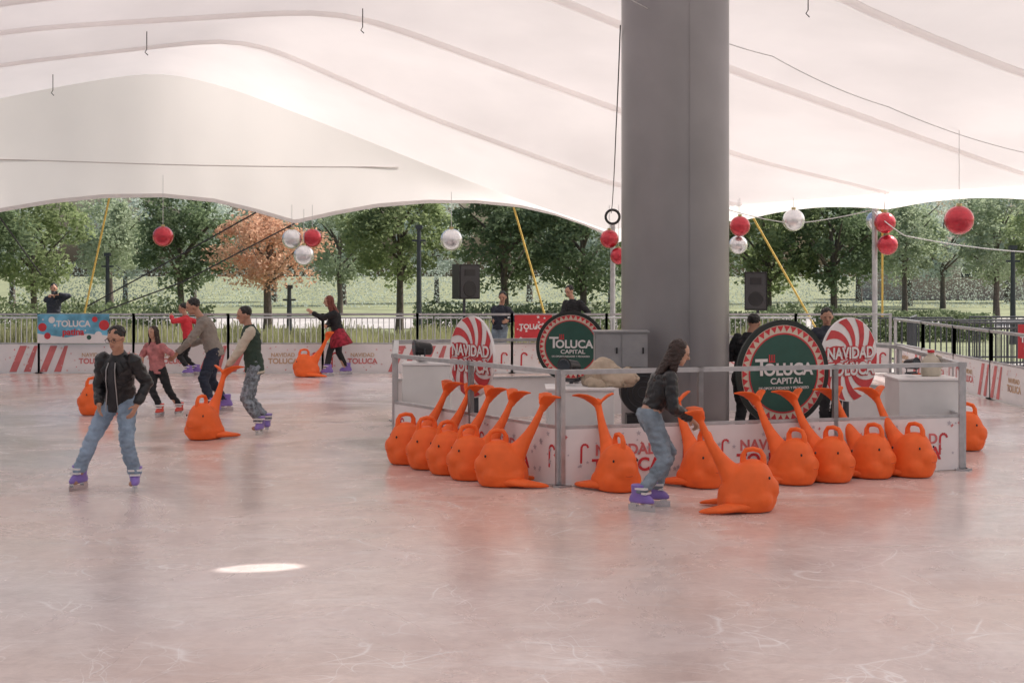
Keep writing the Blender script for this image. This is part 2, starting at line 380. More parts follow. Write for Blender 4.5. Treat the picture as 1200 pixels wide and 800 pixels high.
# ------------------------------------------------------------------ barrier panels
def cane(b,x,z,s,y):
    pts=[(x-.02*s,z-.5*s),(x,z+.2*s)]
    for q in range(0,181,30): pts.append((x+.16*s-.16*s*math.cos(R(q)),z+.2*s+.16*s*math.sin(R(q))))
    w=.05*s
    for i,((x0,z0),(x1,z1)) in enumerate(zip(pts,pts[1:])):
        d=V((x1-x0,z1-z0)); d.normalize(); nx,nz=-d.y*w,d.x*w
        b.face([(x0-nx,y,z0-nz),(x1-nx,y,z1-nz),(x1+nx,y,z1+nz),(x0+nx,y,z0+nz)])
def star(b,x,z,r,y,n=5):
    c=(x,y,z)
    for i in range(n*2):
        a0=PI*i/n; a1=PI*(i+1)/n; r0=r if i%2==0 else r*.42; r1=r if i%2 else r*.42
        b.face([c,(x+r0*math.sin(a0),y,z+r0*math.cos(a0)),(x+r1*math.sin(a1),y,z+r1*math.cos(a1))])
def panel(name,p0,p1,bh,rh,style,label,group,seed=0,endpost=True):
    rnd=random.Random(seed)
    p0=V((*p0,0)); p1=V((*p1,0)); d=p1-p0; L=d.length
    e=empty(name,p0,math.atan2(d.y,d.x),label=label,cat='barrier',group=group)
    for x in ([0,L] if endpost else [0]):
        b=MB(); b.box((x,.035,rh/2),(.05,.05,rh)); b.box((x,.035,.01),(.14,.14,.02)); b.build('post','galv',e)
    b=MB(); b.box((L/2,.035,rh+.022),(L+.06,.07,.045)); b.build('top_rail','galv',e)
    b=MB(); b.box((L/2,.02,bh/2+.01),(L-.01,.02,bh)); b.build('board','bwhite',e)
    b=MB(); b.box((L/2,.032,bh+.03),(L,.04,.03)); b.build('board_rail','galv',e)
    y=.006; cx=L*.5+rnd.uniform(-.12,.12)
    if style=='candy':
        b=MB()
        x0,x1=((.02,.62) if seed%2 else (L-.62,L-.02)); n=2; w=(x1-x0)/n
        for i in range(n):
            xa=x0+i*w; sh=w*.75
            b.face([(xa,y,.03),(xa+w*.5,y,.03),(min(xa+w*.5+sh,x1),y,bh-.02),(min(xa+sh,x1-.02),y,bh-.02)])
        b.build('stripe_print','redfade',e)
        cx=L*.5+(.16 if seed%2 else -.16)
        b=MB(); cane(b,(L-.22 if seed%2 else .2),bh*.5,bh*.6,y); b.build('candy_cane_print','red',e)
        text('NAVIDAD',bh*.19,'gold',e,(cx,y,bh*.64),sx=1.0)
        text('TOLUCA',bh*.26,'gold' if seed%3==0 else 'redfade',e,(cx,y,bh*.42),bold=.03)
    else:
        for x,z,s in ((rnd.uniform(.15,.3),bh*.6,.22),(L-rnd.uniform(.15,.3),bh*.55,.26)):
            b=MB(); cane(b,x,z,s,y); b.build('candy_cane_print','red',e)
        text('NAVIDAD',bh*.27,'redfade',e,(cx,y,bh*.62),bold=.03)
        text('TOLUCA',bh*.33,'red',e,(cx,y,bh*.34),bold=.03)
    b=MB()
    for i in range(22): star(b,rnd.uniform(.05,L-.05),rnd.uniform(.05,bh-.04),rnd.uniform(.012,.036),.004)
    b.build('star_print','grey' if style!='candy' else 'bpink',e)
    b=MB()
    for i in range(7): star(b,rnd.uniform(.05,L-.05),rnd.uniform(.05,bh-.04),rnd.uniform(.012,.026),.003,4)
    b.build('berry_print','redfade',e)
    return e
ORD=['first','second','third','fourth','fifth','sixth','seventh','eighth','ninth','tenth','eleventh','twelfth']
x=-12
for i in range(10):
    panel('rink_barrier',(x,30.05),(x+2,30.05),.6,1.22,'candy','%s rink-edge barrier panel from the left along the far side of the ice'%ORD[i],'barrier panels round the rink',i); x+=2
yy=30
for i in range(6):
    panel('rink_barrier',(8.05,yy-2*i),(8.05,yy-2*i-2),.6,1.12,'candy','%s barrier panel counted from the far corner along the right edge of the ice'%ORD[i],'barrier panels round the rink',30+i)
A=(-1.43,17);B=(.47,14.2);C=(4.9,15.4);D=(5.2,19);E=(3.6,22);Fp=(-1.7,20.5)
def seg(a,c,n,names,sd):
    for i in range(n):
        q0=(a[0]+(c[0]-a[0])*i/n,a[1]+(c[1]-a[1])*i/n); q1=(a[0]+(c[0]-a[0])*(i+1)/n,a[1]+(c[1]-a[1])*(i+1)/n)
        panel('island_barrier',q0,q1,.56,1.12,'stars',names[i],'barrier panels round the pillar island',sd+i)
seg(A,B,2,['far half of the left side of the pillar island fence behind parked orange aids','near half of the left side of the pillar island fence ending at the front corner'],50)
seg(B,C,3,['pillar island front fence panel just right of the front corner','pillar island front fence panel behind the woman in the black jacket and round green sign','pillar island front fence panel at the right end below the white box'],60)
seg(C,D,2,['near panel on the right side of the pillar island fence','rear panel on the right side of the pillar island fence'],70)
seg(D,E,1,['slanted rear right panel of the pillar island fence'],80)
seg(E,Fp,2,['back panel of the pillar island fence behind the pillar','back panel of the pillar island fence below the farther green sign'],85)
seg(Fp,A,1,['rear left panel of the pillar island fence beside the white box'],90)

def banner(px0,px1,py0,py1,Y,m,lines,label,art=False):
    a=P(px0,py1,Y); c=P(px1,py0,Y); e=empty('hanging_banner',((a.x+c.x)/2,Y,a.z),label=label,cat='banner')
    w=c.x-a.x; h=c.z-a.z; b=MB()
    b.box((0,0,h/2),(w,.012,h)); b.build('cloth',m,e)
    if art:
        b=MB(); b.face([(-w/2,-.008,.0),(w/2,-.008,.0),(w/2,-.008,.16),(w*.2,-.008,.20),(-w*.1,-.008,.12),(-w/2,-.008,.2)]); b.build('snow_print','bwhite',e)
        for x,z,r,mm in ((-w*.43,h*.55,.09,'red'),(w*.43,h*.62,.11,'red'),(w*.35,h*.28,.08,'bwhite'),(-w*.36,h*.25,.07,'red'),(-w*.30,h*.80,.07,'bwhite'),(w*.30,h*.82,.06,'red'),(w*.22,h*.2,.05,'green')):
            b=MB(); b.face([(x+r*math.cos(q*PI/6),-.011,z+r*math.sin(q*PI/6)) for q in range(12)]); b.build('bauble_print',mm,e)
    b=MB()
    for i in range(14): star(b,random.uniform(-w/2+.05,w/2-.05),random.uniform(.04,h-.04),random.uniform(.02,.045),-.009)
    b.build('star_print','bwhite',e)
    for s,sz,z,mm in lines: text(s,sz,mm,e,(0,-.014,z*h),bold=.03)
banner(44,128,368,402,29.95,'blue',[('TOLUCA',.18,.66,'bwhite'),('patina',.19,.38,'red')],'light blue banner hung on the far fence at the left',True)
banner(603,647,369,400,29.95,'red',[('TOLUCA',.15,.55,'bwhite')],'small red banner hung on the far fence in the middle')
banner(1193,1236,380,420,24,'red',[('TOLUCA',.14,.55,'bwhite')],'red banner cut by the right edge of the photo')

# ------------------------------------------------------------------ crowd barriers
def crowd_barrier(m):
    e=empty('crowd_barrier',(0,0,0)); b=MB()
    b.tube([(-1.05,0,.18),(-1.05,0,1.1),(1.05,0,1.1),(1.05,0,.18),(-1.05,0,.18)],.022,8); b.build('frame',m,e)
    b=MB()
    for i in range(1,17): x=-1.05+2.1*i/17; b.tube([(x,0,.18),(x,0,1.1)],.010,6)
    b.build('infill_bars',m,e)
    for x in (-.8,.8):
        b=MB(); b.tube([(x,-.28,.015),(x,0,.18),(x,.28,.015)],.016,6); b.build('foot',m,e)
    return e
cb=crowd_barrier('galv')
for i in range(10):
    o=cb if i==0 else copy_tree(cb); o.location=(-13.6+2.15*i,32.3,0)
    tag(o,'%s grey crowd barrier from the left in the row behind the far rink fence'%ORD[i],'crowd barrier','grey crowd barriers outside the rink')
BL=[(9.4,30.6,5),(11.5,30.9,8),(10.2,28.9,-20),(12.0,28.3,12),(9.6,26.4,10),(11.6,32.8,0),(13.8,33,4),(9.3,33,70),(14.2,30.2,-8),(8.9,32.2,-4),(10.9,29.9,30)]
BN=['dark crowd barrier directly right of the far rink corner','dark crowd barrier second from the far rink corner','slanted dark crowd barrier in the middle of the right-hand cluster','dark crowd barrier right of the slanted one','nearest dark crowd barrier beyond the right rink fence','far dark crowd barrier behind the right-hand cluster','farthest right dark crowd barrier in the rear row','dark crowd barrier seen almost end on beyond the far corner','dark crowd barrier cut by the right edge of the photo','rear left dark crowd barrier of the right-hand cluster','most strongly turned dark crowd barrier in the right-hand cluster']
cd_=crowd_barrier('dkmetal')
for i,((x,y,a),lb) in enumerate(zip(BL,BN)):
    o=cd_ if i==0 else copy_tree(cd_); o.location=(x,y,0); o.rotation_euler.z=R(a); tag(o,lb,'crowd barrier','dark crowd barriers beyond the right rink edge')

# ------------------------------------------------------------------ whales
def make_whale():
    e=empty('skating_aid',(0,0,0)); b=MB()
    def X(x,z,rx,ry): return ((x,0,z),(rx,0,0),(0,ry,0))
    b.loft([X(.0,.004,.225,.175),X(.0,.03,.25,.195),X(.01,.10,.268,.205),X(.015,.19,.262,.203),X(.03,.28,.228,.186),X(.045,.36,.180,.160),X(.06,.425,.125,.115),X(.065,.455,.075,.07),X(.065,.466,.03,.03)],28)
    b.cap((-.10,-.12,.10),.10,(.14,-.10,.12),.10); b.cap((-.10,.12,.10),.10,(.14,.10,.12),.10)
    b.loft([((.17,0,.20),(0,.13,0),(0,0,.12)),((.255,0,.205),(0,.11,0),(0,0,.095)),((.292,0,.205),(0,.07,0),(0,0,.055))],18)
    pts=[(-.06,.24,.155),(-.13,.32,.112),(-.195,.41,.078),(-.255,.50,.057),(-.31,.59,.046),(-.355,.68,.039),(-.39,.76,.035),(-.41,.82,.034)]
    b.loft([(V((x,0,z)),V((.75,0,.65))*r,V((0,r,0))) for x,z,r in pts],18)
    b.build('body','orange',e,voxel=.014,sm=4)
    b=MB()
    for s in (-1,1):
        b.loft([(V((-.40,0,.79)),V((.04,0,.04)),V((0,0,.026))),(V((-.425,s*.05,.845)),V((.060,0,.03)),V((0,0,.023))),(V((-.45,s*.12,.885)),V((.068,0,.02)),V((-.0,0,.019))),(V((-.49,s*.185,.900)),V((.050,0,.012)),V((0,0,.015))),(V((-.535,s*.235,.895)),V((.014,0,0)),V((0,0,.008)))],14)
    b.cap((-.395,0,.76),.037,(-.42,0,.84),.031)
    b.build('tail_fluke','orange',e,voxel=.010,sm=2)
    for s in (-1,1):
        b=MB(); b.loft([(V((.02,s*.13,.07)),V((.13,0,0)),V((0,0,.055))),(V((-.13,s*.20,.055)),V((.10,s*.04,0)),V((0,0,.042))),(V((-.25,s*.245,.04)),V((.085,s*.05,0)),V((0,0,.030))),(V((-.36,s*.265,.028)),V((.05,s*.035,0)),V((0,0,.020))),(V((-.41,s*.265,.02)),V((.016,s*.01,0)),V((0,0,.010)))],14)
        b.build('flipper','orange',e,voxel=.012,sm=2)
    b=MB(); b.tube([(-.02,0,.40),(-.025,0,.50),(.0,0,.545),(.065,0,.556),(.13,0,.54),(.155,0,.495),(.155,0,.38)],[.036,.026,.023,.023,.023,.026,.036],12); b.build('handle','orange',e,voxel=.008,sm=1)
    for s in (-1,1):
        b=MB(); b.ell((.205,s*.128,.315),((.010,0,0),(0,.010,0),(0,0,.014)),10,8); b.build('eye','black',e,smooth=True)
    b=MB(); pts=[]
    for q in range(-50,51,10):
        a=R(q); pts.append((.20+.094*math.cos(a),.105*math.sin(a),.170+.022*(abs(q)/50)**2))
    b.tube(pts,.004,6); b.build('mouth','orangedk',e)
    return e
wh=make_whale()
WG='orange whale-shaped skating aids'
whales=[
 (482,15.95,203,'orange whale skating aid farthest left and farthest back in the row beside the island'),
 (507,15.55,203,'second orange whale skating aid from the left in the row along the island left side'),
 (531,15.15,203,'middle orange whale skating aid of five in the row along the island left side'),
 (556,14.75,203,'fourth orange whale skating aid in the left row, just behind the nearest one'),
 (590,14.3,190,'nearest orange whale skating aid of the left row, beside the island front corner'),
 (722,14.0,-62,'lone orange whale skating aid parked just left of the woman in jeans'),
 (822,14.25,-60,'orange whale skating aid parked behind the one the woman is pushing'),
 (874,12.8,-8,'orange whale skating aid pushed by the woman in the black cropped jacket'),
 (927,14.45,-50,'orange whale skating aid under the large green round sign, leftmost of four on the right'),
 (970,14.62,-50,'second of the four orange whale skating aids at the right of the island'),
 (1018,14.9,-50,'third of the four orange whale skating aids at the right of the island'),
 (1066,14.98,-45,'rightmost of the four orange whale skating aids in front of the island'),
 (1127,17.2,-30,'orange whale skating aid mostly hidden behind the right corner of the island'),
 (240,18.3,-115,'orange whale skating aid held by the boy in the varsity jacket'),
 (114,21.4,215,'orange whale skating aid half hidden behind the skater in the black leather jacket'),
 (360,29.1,184,'distant orange whale skating aid beside the woman in the red skirt')]
rw=random.Random(4)
for i,(px,Y,hd,lb) in enumerate(whales):
    o=wh if i==0 else copy_tree(wh); o.location=(GX(px,Y),Y,0); o.rotation_euler.z=R(hd+(rw.uniform(-7,7) if i in (0,1,2,3,5,6,8,9,10,11) else 0)); tag(o,lb,'skating aid',WG)

# ------------------------------------------------------------------ round signs
def normrot(n): return math.atan2(n[0],-n[1])
def disc(b,r,y0,y1,n=72): b.loft([((0,y0,0),(r,0,0),(0,0,r)),((0,y1,0),(r,0,0),(0,0,r))],n)
def ring(b,r0,r1,y,n=72):
    for i in range(n):
        a=2*PI*i/n; c=2*PI*(i+1)/n
        b.face([(r0*math.cos(a),y,r0*math.sin(a)),(r0*math.cos(c),y,r0*math.sin(c)),(r1*math.cos(c),y,r1*math.sin(c)),(r1*math.cos(a),y,r1*math.sin(a))])
def stand(e,z,r):
    b=MB(); b.box((0,.06,z/2),(.05,.05,z)); b.box((0,.06,.02),(.5,.35,.04)); b.box((0,.05,z),(r*1.2,.03,.05)); b.build('stand','dkmetal',e)
def lift(o,z): o.location.z+=z; return o
def green_sign(px,py,Y,r,n,label):
    c=P(px,py,Y); e=empty('round_sign',(c.x,c.y,0),normrot(n),label=label,cat='sign',group='round green signs'); z=c.z
    b=MB(); disc(b,r,0,.03); lift(b.build('backing_disc','dgreen',e),z)
    b=MB(); ring(b,.75*r,.90*r,-.004); lift(b.build('cream_ring','cream',e),z)
    b=MB(); N=38
    for i in range(N):
        a=2*PI*i/N; w=PI/N*.95
        p=lambda rr,t:(rr*math.cos(t),-.008,rr*math.sin(t))
        b.face([p(.892*r,a-w),p(.892*r,a+w),p(.775*r,a)])
    lift(b.build('triangle_trim','red',e),z)
    b=MB(); ring(b,.725*r,.755*r,-.009); lift(b.build('inner_ring','red',e),z)
    b=MB(); disc(b,.73*r,-.006,-.001); lift(b.build('centre_disc','green',e),z)
    k=.95
    text('T',.46*r*k,'white',e,(-.51*r*k,-.012,z+.10*r),bold=.02)
    text('OLUCA',.33*r*k,'white',e,(.10*r*k,-.012,z+.06*r),bold=.03,sx=1.0)
    text('CAPITAL',.165*r*k,'white',e,(.06*r*k,-.012,z-.15*r),bold=.02,sx=1.15)
    text('DE OPORTUNIDADES Y PROGRESO',.068*r,'white',e,(0,-.012,z-.28*r),bold=.015)
    b=MB(); q=-.26
    for dx in (-.05,0,.05): b.face([((q+dx-.012)*r,-.012,z+.23*r),((q+dx+.012)*r,-.012,z+.23*r),((q+dx+.012)*r,-.012,z+.35*r),((q+dx-.012)*r,-.012,z+.35*r)])
    b.face([((q-.07)*r,-.0125,z+.205*r),((q+.07)*r,-.0125,z+.205*r),((q+.07)*r,-.0125,z+.23*r),((q-.07)*r,-.0125,z+.23*r)])
    b.build('emblem','red',e)
    stand(e,z,r); return e
green_sign(918,437,15.35,.575,(.36,-.93),'large round green sign on the island at the right reading TOLUCA CAPITAL')
green_sign(669,406,20.2,.5,(-.15,-1),'round green sign farther back, left of the grey pillar behind the equipment')
def candy_sign(px,py,Y,r,n,label):
    c=P(px,py,Y); e=empty('candy_sign',(c.x,c.y,0),normrot(n),label=label,cat='sign',group='round candy swirl signs'); z=c.z
    b=MB(); disc(b,r,0,.03); lift(b.build('backing_disc','bwhite',e),z)
    b=MB(); NR=10; K=10
    for k in range(K):
        for j in range(NR):
            r0=r*.98*j/NR; r1=r*.98*(j+1)/NR; o0=r0/r*1.1; o1=r1/r*1.1
            for s in range(4):
                a=2*PI*(k+s/8)/K; c2=2*PI*(k+(s+1)/8)/K
                q=[(r0*math.cos(a+o0),-.004,r0*math.sin(a+o0)),(r0*math.cos(c2+o0),-.004,r0*math.sin(c2+o0)),(r1*math.cos(c2+o1),-.004,r1*math.sin(c2+o1)),(r1*math.cos(a+o1),-.004,r1*math.sin(a+o1))]
                if j==0:q=q[1:]
                b.face(q)
    lift(b.build('red_swirl','red',e),z)
    for s,sz,dz in (('NAVIDAD',.38*r,.14*r),('TOLUCA',.42*r,-.24*r)):
        text(s,sz,'red',e,(0,-.008,z+dz),bold=.09,name='lettering_outline',depth=.001); text(s,sz,'white',e,(0,-.014,z+dz),bold=.025)
    stand(e,z,r)
candy_sign(552,418,16.0,.46,(-.83,-.56),'red and white candy swirl sign at the left of the island')
candy_sign(996,421,16.9,.50,(.60,-.80),'red and white candy swirl sign behind the large green sign on the right')

# ------------------------------------------------------------------ equipment
def wbox(px,Y,w,h,label):
    e=empty('white_box',(GX(px,Y),Y,0),label=label,cat='box'); b=MB(); b.box((0,0,h/2),(w,w*.9,h)); o=b.build('body','white',e)
    bv=o.modifiers.new('b','BEVEL'); bv.width=.012; bv.segments=2
    b=MB(); b.box((0,0,h+.012),(w+.03,w*.9+.03,.022)); b.build('lid','bwhite',e)
wbox(501,18.6,.62,.94,'white box at the left rear of the pillar island below the black spotlight')
wbox(679,15.2,.70,.90,'white box in the middle of the island under the beige canvas sack')
wbox(1080,16.2,.68,.93,'white box at the right end of the pillar island')
def spotlight(px,py,Y,rz,label,m='black',s=1):
    c=P(px,py,Y); e=empty('spotlight',c,rz,label=label,cat='spotlight'); e.scale=(s,s,s)
    b=MB(); b.loft([((-.16,0,.0),(0,.07,0),(0,0,.07)),((-.13,0,.0),(0,.10,0),(0,0,.10)),((.08,0,.02),(0,.11,0),(0,0,.11)),((.14,0,.03),(0,.13,0),(0,0,.13))],20); b.build('housing',m,e)
    b=MB(); b.loft([((.141,0,.03),(0,.11,0),(0,0,.11)),((.15,0,.03),(0,.10,0),(0,0,.10))],20); b.build('lens','glass',e)
    b=MB(); b.tube([(0,-.13,.02),(0,-.14,-.16),(0,.14,-.16),(0,.13,.02)],.014,6); b.box((0,0,-.18),(.16,.22,.03)); b.build('yoke','dkmetal',e)
spotlight(495,409,18.6,R(200),'black spotlight on top of the left white box',s=.8)
spotlight(668,431,15.35,R(230),'small black spotlight on the middle white box',s=.75)
spotlight(1068,427,16.2,R(-60),'black spotlight on top of the right white box',s=.55)
e=empty('white_jug',(GX(1091,16.3),16.3,.953),0,label='upright white plastic jug standing on the right white box',cat='jug')
b=MB(); b.loft([((0,0,z),(r,0,0),(0,r*.8,0)) for z,r in ((0,.10),(.02,.115),(.16,.115),(.21,.08),(.24,.04),(.27,.036))],20); b.build('body','vcream',e,smooth=True)
b=MB(); b.loft([((0,0,.27),(.04,0,0),(0,.04,0)),((0,0,.30),(.04,0,0),(0,.04,0))],14); b.build('lid','red',e)
b=MB(); b.tube([(.06,0,.235),(.12,0,.22),(.13,0,.16),(.11,0,.10)],.012,8); b.build('handle','vcream',e,smooth=True)
e=empty('electrical_cabinet',(GX(727,16.9),16.9,0),label='grey steel electrical cabinet standing against the left side of the pillar',cat='cabinet')
b=MB(); b.box((0,0,1.22),(.62,.3,.42)); b.box((0,0,1.44),(.66,.34,.02)); b.build('body','cab',e)
for x in (-.155,.155):
    b=MB(); b.box((x,-.155,1.22),(.29,.012,.38)); d=b.build('door','cab',e); b=MB(); b.box((x+.1,-.168,1.22),(.02,.015,.07)); b.build('handle','black',d)
for x in (-.28,.28):
    b=MB(); b.box((x,0,.505),(.04,.25,1.01)); b.build('leg','dkmetal',e)
b=MB()
b.loft([((0,0,0),(.27,0,0),(0,.2,0)),((0,0,.06),(.27,0,0),(0,.2,0)),((-.03,0,.17),(.19,0,0),(0,.16,0)),((-.05,0,.25),(.10,0,0),(0,.09,0)),((-.06,0,.28),(.04,0,0),(0,.04,0))],18)
b.ell((.17,-.02,.08),((.15,0,0),(0,.16,0),(0,0,.10))); b.cap((-.20,-.16,.03),.05,(-.10,-.22,.02),.04)
o=b.build('canvas_sack','beige',voxel=.013,sm=1,nz=(.034,9)); o.location=(GX(712,15.3),15.3,.93); tag(o,'crumpled beige canvas sack lying on the middle white box','sack')
e=empty('black_drum',(GX(752,16.1),16.1,0),label='black drum-shaped fan housing on a stand between the middle white box and the pillar',cat='fan')
b=MB(); b.loft([((0,-.17,.80),(.23,0,0),(0,0,.23)),((0,-.15,.80),(.25,0,0),(0,0,.25)),((0,.15,.80),(.25,0,0),(0,0,.25)),((0,.17,.80),(.23,0,0),(0,0,.23))],32); b.build('housing','black',e)
for rr in (.06,.12,.18):
    b=MB(); b.tube([(rr*math.cos(q*PI/10),-.18,.80+rr*math.sin(q*PI/10)) for q in range(21)],.004,6); b.build('grille_ring','dkmetal',e)
b=MB(); b.box((0,0,.28),(.36,.30,.52)); b.build('base_case','black',e)
b=MB(); b.box((0,-.156,.40),(.14,.012,.04)); b.build('handle','galv',e)
def speaker(px,py,Y,w,h,label,sl,rz=0):
    c=P(px,py,Y); e=empty('loudspeaker',(c.x,c.y,c.z-h/2),rz,label=label,cat='loudspeaker'); b=MB()
    b.face([(-w/2,-.2,0),(w/2,-.2,0),(w/2,-.2,h),(-w/2,-.2,h)]); b.face([(-w*.33,.2,0),(w*.33,.2,0),(w*.33,.2,h),(-w*.33,.2,h)])
    b.face([(-w/2,-.2,0),(-w*.33,.2,0),(-w*.33,.2,h),(-w/2,-.2,h)]); b.face([(w/2,-.2,0),(w*.33,.2,0),(w*.33,.2,h),(w/2,-.2,h)])
    b.face([(-w/2,-.2,h),(w/2,-.2,h),(w*.33,.2,h),(-w*.33,.2,h)]); b.face([(-w/2,-.2,0),(w/2,-.2,0),(w*.33,.2,0),(-w*.33,.2,0)])
    b.build('cabinet','black',e); b=MB(); b.box((0,-.207,h/2),(w*.88,.012,h*.9)); b.build('grille','grille',e)
    b=MB(); b.loft([((0,-.215,h*.3),(w*.33,0,0),(0,0,w*.33)),((0,-.222,h*.3),(w*.3,0,0),(0,0,w*.3))],20); b.build('woofer','black',e)
    b=MB(); b.box((0,-.217,h*.76),(w*.5,.012,h*.18)); b.build('horn','black',e)
    s=empty('speaker_stand',(c.x,c.y,0),label=sl,cat='stand'); b=MB(); b.tube([(0,0,.3),(0,0,c.z-h/2-.005)],.03,8); b.build('pole','dkmetal',s)
    for k in range(3):
        b=MB(); b.tube([(0,0,.75),(.5*math.cos(k*2.1),.5*math.sin(k*2.1),.02)],.018,6); b.build('leg','dkmetal',s)
speaker(544,330,31.2,.56,.76,'black loudspeaker on a stand behind the far fence left of the round signs','dark tripod stand under the loudspeaker left of the round signs',R(38))
speaker(888,341,31.2,.50,.84,'black loudspeaker on a stand just right of the grey pillar','dark tripod stand under the loudspeaker right of the grey pillar',R(-22))
def ornament(px,py,rpx,Y,m,ytop,label):
    c=P(px,py,Y); r=rpx/FP*Y; e=empty('hanging_ornament',c,label=label,cat='ornament',group='giant christmas ball ornaments under the tent edge')
    b=MB(); b.ell((0,0,0),((r,0,0),(0,r,0),(0,0,r)),32,20); b.build('ball',m,e,smooth=True)
    b=MB(); b.loft([((0,0,r*.97),(r*.2,0,0),(0,r*.2,0)),((0,0,r*1.15),(r*.2,0,0),(0,r*.2,0))],14); b.build('cap','capm',e)
    t=P(px,ytop,Y); b=MB(); b.tube([(0,0,r*1.1),(0,0,t.z-c.z)],.006,6); b.build('string','wcable',e)
for o in ((191,277,12,32.5,'bred',205,'single red ball ornament hanging at the far left'),
 (342,280,11.5,32.5,'bsil',240,'upper silver ball in the cluster of three ornaments left of centre'),
 (366,279,11,32.7,'bred',240,'red ball in the cluster of three ornaments left of centre'),
 (356,299,12,32.3,'bsil',245,'lower silver ball in the cluster of three ornaments left of centre'),
 (529,281,13,32.5,'bsil',225,'lone silver ball ornament hanging between two clusters above the left speaker'),
 (714,280,11,32.0,'bred',240,'upper red ball in the cluster on the pole left of the pillar'),
 (725,300,10,31.9,'bred',240,'lowest red ball in the cluster left of the pillar, half hidden by it'),
 (867,265,12,31.5,'bred',232,'red ball ornament right against the right edge of the pillar'),
 (865,287,11,31.7,'bsil',232,'silver ball below the red one at the right edge of the pillar'),
 (930,258,13,31.5,'bsil',225,'lone silver ball ornament above the yellow strap right of the pillar'),
 (1027,259,12,31.9,'bsil',225,'silver ball partly behind the red pair on the right pole'),
 (1037,261,12.5,31.0,'bred',225,'upper red ball of the pair hanging on the right pole'),
 (1040,287,12,31.1,'bred',232,'lower red ball of the pair hanging on the right pole'),
 (1124,258,17,26,'bred',132,'largest red ball ornament, nearest the camera at the upper right')): ornament(*o)
def post(px,yt,Y,label):
    c=P(px,yt,Y); e=empty('lamp_post',(c.x,c.y,0),label=label,cat='lamp post',group='dark lamp posts in the park')
    b=MB(); b.loft([((0,0,0),(.11,0,0),(0,.11,0)),((0,0,.5),(.085,0,0),(0,.085,0)),((0,0,c.z),(.06,0,0),(0,.06,0))],12); b.build('mast','dkmetal',e)
    b=MB(); b.box((0,0,c.z+.05),(.2,.2,.12)); b.build('lamp_head','dkmetal',e)
    b=MB(); b.box((.0,0,c.z-.35),(.4,.06,.06)); b.build('crossarm','dkmetal',e)
post(491,268,42,'dark lamp post between the trees left of the hanging silver ball')
post(1187,292,42,'dark lamp post near the right edge of the photo')
post(126,300,48,'slim dark lamp post behind the yellow strap on the left')
post(339,338,44,'short dark post just right of the dry brown tree')
# ------------------------------------------------------------------ trees
def crown_mesh(seed,rx,rz,nclump,nleaf,lo=.09,hi=.17):
    rnd=random.Random(seed); me=bpy.data.meshes.new('crown'); vs=[];fs=[]
    for k in range(nclump):
        while True:
            p=V((rnd.uniform(-1,1),rnd.uniform(-1,1),rnd.uniform(-1,1)))
            if .25<p.length<.92: break
        w=1-.25*max(0,p.z); cr=rnd.uniform(.35,.8)*rx/2.6
        c=V((p.x*rx*w,p.y*rx*w,p.z*rz))
        for i in range(nleaf):
            d=V((rnd.gauss(0,1),rnd.gauss(0,1),rnd.gauss(0,1))).normalized()*cr*rnd.uniform(.55,1.12); d.z*=.8
            q=c+d; u=V((rnd.gauss(0,1),rnd.gauss(0,1),rnd.gauss(0,.6))).normalized(); w2=u.cross(V((rnd.gauss(0,1),rnd.gauss(0,1),rnd.gauss(0,1)))).normalized()
            s=rnd.uniform(lo,hi); n=len(vs); vs+= [q-u*s,q-w2*s*.55,q+u*s,q+w2*s*.55]; fs.append((n,n+1,n+2,n+3))
    me.from_pydata(vs,[],fs); return me
def trunk_mesh(seed,zc,rx,rz):
    rnd=random.Random(seed); b=MB(); pts=[(0,0,-.05),(.03,0,.8),(rnd.uniform(-.1,.1),.05,zc-rz*.6),(rnd.uniform(-.2,.2),0,zc)]
    b.tube(pts,[.17,.13,.10,.06],10)
    for i in range(9):
        a=rnd.uniform(0,2*PI); z0=rnd.uniform(zc-rz*.85,zc); L=rnd.uniform(.5,.85)*rx
        b.tube([(0,0,z0),(L*.5*math.cos(a),L*.5*math.sin(a),z0+.35*rz),(L*math.cos(a),L*math.sin(a),z0+.65*rz)],[.06,.04,.015],6)
    me=bpy.data.meshes.new('trunk'); b.bm.to_mesh(me); b.bm.free(); me.materials.append(M['bark']); return me
CR=[crown_mesh(s,2.25,2.3,62,130,.06,.12) for s in (1,2,3)]; TR=[trunk_mesh(s,3.8,2.25,2.3) for s in (1,2,3)]
CD=crown_mesh(9,1.85,1.45,70,105,.045,.08); TD=trunk_mesh(5,2.95,1.85,1.5)
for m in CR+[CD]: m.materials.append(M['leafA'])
def tree(px,Y,s,mt,k,label,group,dry=False,sz=1,zc=3.8):
    e=empty('park_tree',(GX(px,Y),Y,-.03),random.uniform(0,6),label=label,cat='tree',group=group); e.scale=(s,s,s*sz)
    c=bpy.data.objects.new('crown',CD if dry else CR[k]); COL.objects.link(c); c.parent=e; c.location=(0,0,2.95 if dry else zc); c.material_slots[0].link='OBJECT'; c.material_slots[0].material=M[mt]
    t=bpy.data.objects.new('trunk',TD if dry else TR[k]); COL.objects.link(t); t.parent=e
TG='trees in the park beyond the rink'
